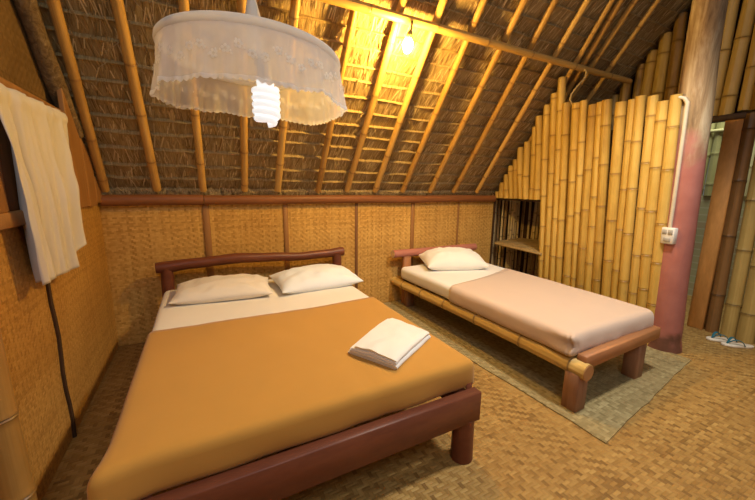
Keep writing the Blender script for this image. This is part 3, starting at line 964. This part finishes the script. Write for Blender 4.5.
def pillow(name, mat, label, c, w, d, h, rot, seed, tilt=0.0, nu=44, nv=32, roll=0.0):
    mb = MB()
    def surf(sign):
        def fn(a, b):
            u = a * 2 - 1; v = b * 2 - 1
            u = math.sin(u * PI / 2); v = math.sin(v * PI / 2)
            fx = max(0, 1 - abs(u) ** 2.6); fy = max(0, 1 - abs(v) ** 2.6)
            th = (fx ** .55) * (fy ** .55)
            x = u * w / 2 * (1 - .07 * (1 - v * v) * abs(u) ** 3 * 0 - .05 * (1 - v ** 2) * u * u)
            y = v * d / 2 * (1 - .06 * (1 - u ** 2) * v * v)
            wr_ = .010 * N(u * 2.6 + seed, v * 2.4) + .006 * N(u * 6 + seed, v * 3.5, 3) + .005 * (ridge(u * 4 + seed, v * 2.5, 9) - .8)
            edge = min(1, th * 2.2)
            if sign > 0: z = h * .27 + h * .73 * th + wr_ * edge * 1.5
            else: z = h * .27 - h * .27 * min(1, th * 2.2) + .25 * wr_ * (1 - edge)
            z += .010 * N(u * 1.5, v * 1.5, seed)* (1 - edge)
            return (x, y, z), (a, b)
        return fn
    for sg in (1, -1):
        v, f, uv = grid(nu, nv, surf(sg))
        if sg < 0: f = [q[::-1] for q in f]
        mb.add(v, f, uv)
    Rm = Matrix.Rotation(rot, 3, 'Z') @ Matrix.Rotation(roll, 3, 'Y') @ Matrix.Rotation(tilt, 3, 'X')
    pts = [Rm @ Vector(p) for p in mb.v]
    zmin = min(p.z for p in pts)
    pts = [(p.x + c[0], p.y + c[1], p.z - zmin + c[2]) for p in pts]
    o = obj(name, pts, mb.f, mat, uv=mb.uv, angle=0)
    return tag(o, label, 'pillow', 'bed pillows')
pillow('pillow', 'pillow_cream', 'cream pillow on the left half of the large bed', (.79, -.50, .481), .68, .41, .12, math.radians(-5), 3.0, math.radians(3))
pillow('pillow', 'pillow_white', 'bluish white pillow on the right half of the large bed', (1.505, -.53, .481), .69, .43, .135, math.radians(3), 8.0, math.radians(4))

# folded towel
def towel():
    A = Vector((1.275, -1.795, 0)); B = Vector((1.405, -2.035, 0)); C_ = Vector((1.735, -1.835, 0)); D = Vector((1.635, -1.535, 0))
    z0 = .487; lay = 4; th = .015
    path = []  # (s across A->B, height)
    for k in range(lay):
        z = th * (k + .5)
        s0, s1 = (.02, .98) if k else (.04, .97)
        sh_ = (-.05, .05, .02, .13)[k]; 
        row = [(s0 + sh_ + (s1 - s0 - sh_ * 1.4) * i / 14, z) for i in range(15)]
        if k % 2: row = row[::-1]
        path += row
        if k < lay - 1:
            e = path[-1]; dirn = 1 if k % 2 == 0 else -1
            for j in range(1, 5):
                a = PI * j / 5
                path.append((e[0] + dirn * math.sin(a) * .020, z + th * .5 - math.cos(a) * th * .5))
    mb = MB(); n = len(path); NT = 26
    # ribbon with thickness: offset by normals
    prof = []
    for i, (s_, z) in enumerate(path):
        a = path[max(0, i - 1)]; b = path[min(n - 1, i + 1)]
        t = Vector(((b[0] - a[0]) * .27, b[1] - a[1])); t.normalize()
        prof.append((s_, z, -t.y / .27, t.x))
    hh = th * .42
    outline = [(s_ + nx * hh, z + nz * hh) for s_, z, nx, nz in prof] + [(s_ - nx * hh, z - nz * hh) for s_, z, nx, nz in prof[::-1]]
    m = len(outline)
    V = []; F = []
    for j in range(NT + 1):
        t = j / NT
        tt = t
        for (s_, z) in outline:
            k = min(1, max(0, z / (th * lay)))
            ss = s_ + .015 * N(t * 3, z * 60, 1) 
            t2 = t + (.018 * N(z * 90, 5.0) + .03 * (1 - k) * 0) * (1 - 2 * t) * 1.5
            p = (A.lerp(B, ss)).lerp(D.lerp(C_, ss), t2)
            zz = z * (.86 + .26 * math.sin(PI * min(1, max(0, ss))) ** .6 * math.sin(PI * (.12 + .76 * t)) + .16 * N(ss * 3, t * 3, 4)) + .007 * k * N(ss * 2.5, t * 2.5, 2) + .004 * k * N(ss * 7, t * 6, 9)
            zz *= 1 - .25 * k * max(0, (t - .8) / .2) ** 2
            if ss < .12: zz *= 1 - .15 * (1 - ss / .12)
            V.append((p.x, p.y, z0 + max(0, zz)))
    for j in range(NT):
        for i in range(m):
            a = j * m + i; b = j * m + (i + 1) % m
            F.append((a, a + m, b + m, b))
    mb.add(V, F)
    # close both ends, segment by segment
    for j in (0, NT):
        for i in range(n - 1):
            a = j * m + i; b = j * m + i + 1; c = j * m + (m - 2 - i); d = j * m + (m - 1 - i)
            mb.f.append((a, b, c, d) if j == 0 else (d, c, b, a))
    return mb
o = towel().obj('folded_towel', 'towel', None, angle=60)
tag(o, 'folded white towel lying on the ochre bedspread', 'towel')

# ------------------------------------------------------------------ single bed
sbd = thing('single_bed', 'low single bed frame with bamboo side rail and timber foot rail', 'bed', (3.05, -1.15, 0))
v, f, uv, rg = pole((2.585, -.02, .262), (2.585, -2.222, .262), .044, .050, gap=.40, seed=31, n=14, bend=.006, start=.22)
sr = obj('side_rail', v, f, 'bamboo_rail', sbd, uv=uv, ring=rg)
b, q = tube([(2.585, -2.206, .262), (2.585, -2.225, .262)], .047, 16); obj('cut_end', b, q, 'cut_brown', sr)
v, f, uv, rg = pole((3.55, -.02, .262), (3.43, -2.11, .262), .044, .048, gap=.40, seed=32, n=14, bend=.006)
obj('side_rail', v, f, 'bamboo_rail', sbd, uv=uv, ring=rg)
def skew(b, x0, y0, dx, dy):  # shear a box's y by x to follow the slightly skewed foot
    return [(p[0], p[1] + (p[0] - x0) * dy / dx, p[2]) for p in b]
b, q = box(2.585, 3.50, -2.205, -2.145, .268, .352, .006); obj('foot_rail', skew(b, 2.585, 0, .92, .03), q, 'orange_wood', sbd)
for (x, y, w) in ((2.59, -2.155, .050), (3.315, -2.12, .050), (2.66, -.21, .045), (3.50, -.20, .045)):
    b, q = box(x - w, x + w, y - w * .9, y + w * .9, 0, .268 if y < -1 else .32, .006); obj('leg', b, q, 'leg_wood', sbd)
for x in (2.68, 3.44):
    b, q = box(x - .045, x + .045, -.135, -.085, 0, .56, .005); obj('headboard_post', b, q, 'orange_wood', sbd)
P = [(2.50 + 1.18 * i / 12, -.11 + .004 * N(i * .6, 1), .585 + .004 * N(i * .5, 3)) for i in range(13)]
v, f = tube(P, [.043 * (1 + .05 * N(i * .7, 6)) for i in range(13)], 16, caps=False); 
hb = obj('headboard_log', v, f, 'pink_log', sbd)
for xx, dr in ((2.50, -1), (3.68, 1)):
    v, f = tube([(xx + dr * .001, -.11, .585), (xx + dr * .002, -.11, .585)], .0425, 16); obj('cut_end', v, f, 'pale_end', hb)
for k in range(8):
    yy = -1.98 + k * .25
    b, q = box(2.59, 3.44, yy - .04, yy + .04, .300, .318, .003); obj('slat', b, q, 'dark_wood', sbd)

SX0, SX1, SY0, SY1, SZ0, SZ1 = 2.555, 3.50, -2.125, -.17, .320, .458
def swarp(p):
    q = Vector(p)
    t = (p.y - SY0) / (SY1 - SY0)
    if p.x > 3.0: q.x += (p.x - 3.0) / .5 * .11 * t
    q.z += .005 * N(p.x * 2.4 + 7, p.y * 2.2, 3) + .002 * N(p.x * 9, p.y * 5, 18)
    return q
v, f = rbox(SX0, SX1, SY0, SY1, SZ0, SZ1, .045, .04, swarp)
tag(obj('mattress', v, f, 'sheet2', angle=0), 'white sheeted mattress of the single bed under the beige blanket', 'mattress')
def bwarp(p):
    q = swarp(p)
    if p.z < SZ1 - .03:
        k = (SZ1 - .03 - p.z) / .11
        if p.y < SY0 + .06: q.y -= (.012 * N(p.x * 9, p.z * 7, 2) + .010 * ridge(p.x * 7, p.z * 3, 5) - .004) * k
        if p.x < SX0 + .06: q.x -= (.008 * N(p.y * 5, p.z * 9, 7) + .004) * k
        if p.x > SX1 - .06: q.x += (.008 * N(p.y * 5, p.z * 9, 5) + .004) * k
    dc = math.hypot(p.x - SX0, p.y - SY0)
    if dc < .15:
        w = (1 - dc / .15)
        q.x -= .016 * w * math.sin(p.z * 60); q.y -= .014 * w
        q += Vector((.010 * w * math.sin(math.atan2(p.y - SY0 - .04, p.x - SX0 - .04) * 9), 0, 0))
    q.z += .0015 * N(p.x * 12, p.y * 3, 6)
    # slanting turn-back line at the head
    if p.y > -1.12: q.y += (.30 * (p.x - SX0 - .02) / (SX1 - SX0) - .05 * math.sin(PI * min(1, max(0, (p.x - SX0) / (SX1 - SX0))))) * min(1, (p.y + 1.12) / .12)
    return q
v, f = rbox(SX0 - e, SX1 + e, SY0 - e, -.90, SZ0 - .005, SZ1 + e, .05, .03, bwarp, keep=lambda p: p.y < -1.0 and p.z > SZ0 + .0)
o = obj('blanket', v, f, 'beige', angle=0)
md = o.modifiers.new('thick', 'SOLIDIFY'); md.thickness = .004; md.offset = 1
tag(o, 'plain beige blanket spread over the single bed', 'blanket')
pillow('pillow', 'pillow_s', 'small white pillow at the head of the single bed', (3.06, -.43, .462), .66, .43, .18, math.radians(-20), 14.0, math.radians(6))

# ------------------------------------------------------------------ mats and flip-flops
def mat_slab(name, mat, pts, label, h=.006):
    cx = sum(p[0] for p in pts) / 4; cy = sum(p[1] for p in pts) / 4
    A, B, C_, D = [Vector((*p, 0)) for p in pts]
    nu = 40
    mb = MB()
    def fn(z):
        def g_(a, b):
            p = A.lerp(B, a).lerp(D.lerp(C_, a), b)
            ed = min(a, 1 - a, b, 1 - b)
            j = .010 * N(p.x * 6, p.y * 6, 2) if ed < .001 else 0
            return (p.x + j, p.y + j, z + (.002 * N(p.x * 3, p.y * 3) + .002) * (z > .001)), (p.x, p.y)
        return g_
    v, f, uv = grid(nu, nu, fn(h)); mb.add(v, f, uv)
    v2, f2, uv2 = grid(nu, nu, fn(.0005)); mb.add(v2, [q[::-1] for q in f2], uv2)
    k = (nu + 1) ** 2
    ring = list(range(nu + 1)) + [(j + 1) * (nu + 1) + nu for j in range(nu)] + [nu * (nu + 1) + i for i in range(nu - 1, -1, -1)] + [j * (nu + 1) for j in range(nu - 1, 0, -1)]
    for i in range(len(ring)):
        a = ring[i]; b = ring[(i + 1) % len(ring)]; mb.f.append((a, a + k, b + k, b))
    return tag(mb.obj(name, mat, None, angle=40), label, 'mat')
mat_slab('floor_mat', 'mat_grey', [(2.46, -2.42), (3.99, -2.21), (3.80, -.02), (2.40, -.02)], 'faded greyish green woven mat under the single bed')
mat_slab('floor_mat', 'mat_brown', [(4.02, -2.22), (4.30, -2.30), (4.80, -.9), (4.27, -.9)], 'small brown woven mat in the doorway behind the red post', .004) if False else None

def flipflop(c, rot, label):
    t = thing('flip_flop', label, 'flip-flop', (c[0], c[1], 0), 'pair of flip-flops')
    ca, sa = math.cos(rot), math.sin(rot)
    W = lambda x, y, z: (c[0] + ca * x - sa * y, c[1] + sa * x + ca * y, z)
    out = []
    for i in range(32):
        a = 2 * PI * i / 32
        x = math.cos(a) * .115
        w = .046 + .008 * math.cos(a) - .010 * math.exp(-((x + .01) / .04) ** 2)
        out.append((x, math.sin(a) * w))
    v = []; f = []
    for z, k in ((.001, .95), (.004, 1), (.016, 1), (.019, .95)):
        for x, y in out: v.append(W(x * k, y * k, z))
    for j in range(3):
        for i in range(32):
            a = j * 32 + i; b = j * 32 + (i + 1) % 32; f.append((a, b, b + 32, a + 32))
    f.append(tuple(range(32))[::-1]); f.append(tuple(range(96, 128)))
    obj('sole', v, f, 'ff_sole', t)
    for sgn in (1, -1):
        P = []
        for i in range(11):
            q = i / 10
            P.append(W(.075 - .10 * q, sgn * .044 * math.sin(q * PI / 2), .019 + .045 * math.sin(q * PI) ** .8 + .0))
        v, f = tube(P, [(.005 + .006 * math.sin(PI * i / 10), .0035) for i in range(11)], 8); obj('strap', v, f, 'ff_strap', t)
    v, f = tube([W(.078, 0, .017), W(.076, 0, .035)], .004, 8); obj('toe_post', v, f, 'ff_strap', t)
flipflop((4.69, -2.165), math.radians(143), 'cream flip-flop with blue straps, the one nearer the doorway')
flipflop((4.665, -2.275), math.radians(140), 'cream flip-flop with blue straps, the one farther from the doorway')

# ------------------------------------------------------------------ light: daylight from the open front of the hut
w = bpy.data.worlds.new('daylight'); S.world = w; w.use_nodes = True
nt = w.node_tree
bg = nt.nodes['Background']
bg.inputs[0].default_value = (.97, .97, 1.0, 1); bg.inputs[1].default_value = .21

# a shaded ceiling lamp above the frame, between the beds
ld = bpy.data.lights.new('shaded_ceiling_lamp', 'SPOT'); ld.energy = 235; ld.color = (1.0, .91, .78)
ld.spot_size = math.radians(122); ld.spot_blend = .55; ld.shadow_soft_size = .13
lo_ = bpy.data.objects.new('shaded_ceiling_lamp', ld); COL.objects.link(lo_); lo_.location = (2.75, -2.45, 2.95)

# added cool fill behind the viewpoint, whitens the gauze lampshade
gd = bpy.data.lights.new('front_fill_light', 'AREA'); gd.energy = 27; gd.color = (.92, .96, 1.0); gd.size = 1.1
go = bpy.data.objects.new('front_fill_light', gd); COL.objects.link(go); go.location = (.55, -4.4, 3.4)
go.rotation_euler = (Vector((.9, -1.2, 1.0)) - Vector(go.location)).to_track_quat('-Z', 'Y').to_euler()

# added overhead fill, stands in for daylight on the washroom wall
ad = bpy.data.lights.new('washroom_fill_light', 'AREA'); ad.energy = 26; ad.color = (1.0, .96, .74); ad.size = .8
ao = bpy.data.objects.new('washroom_fill_light', ad); COL.objects.link(ao); ao.location = (5.55, -1.6, 3.0)

for o in bpy.data.objects:
    if '_o' in o: del o['_o']
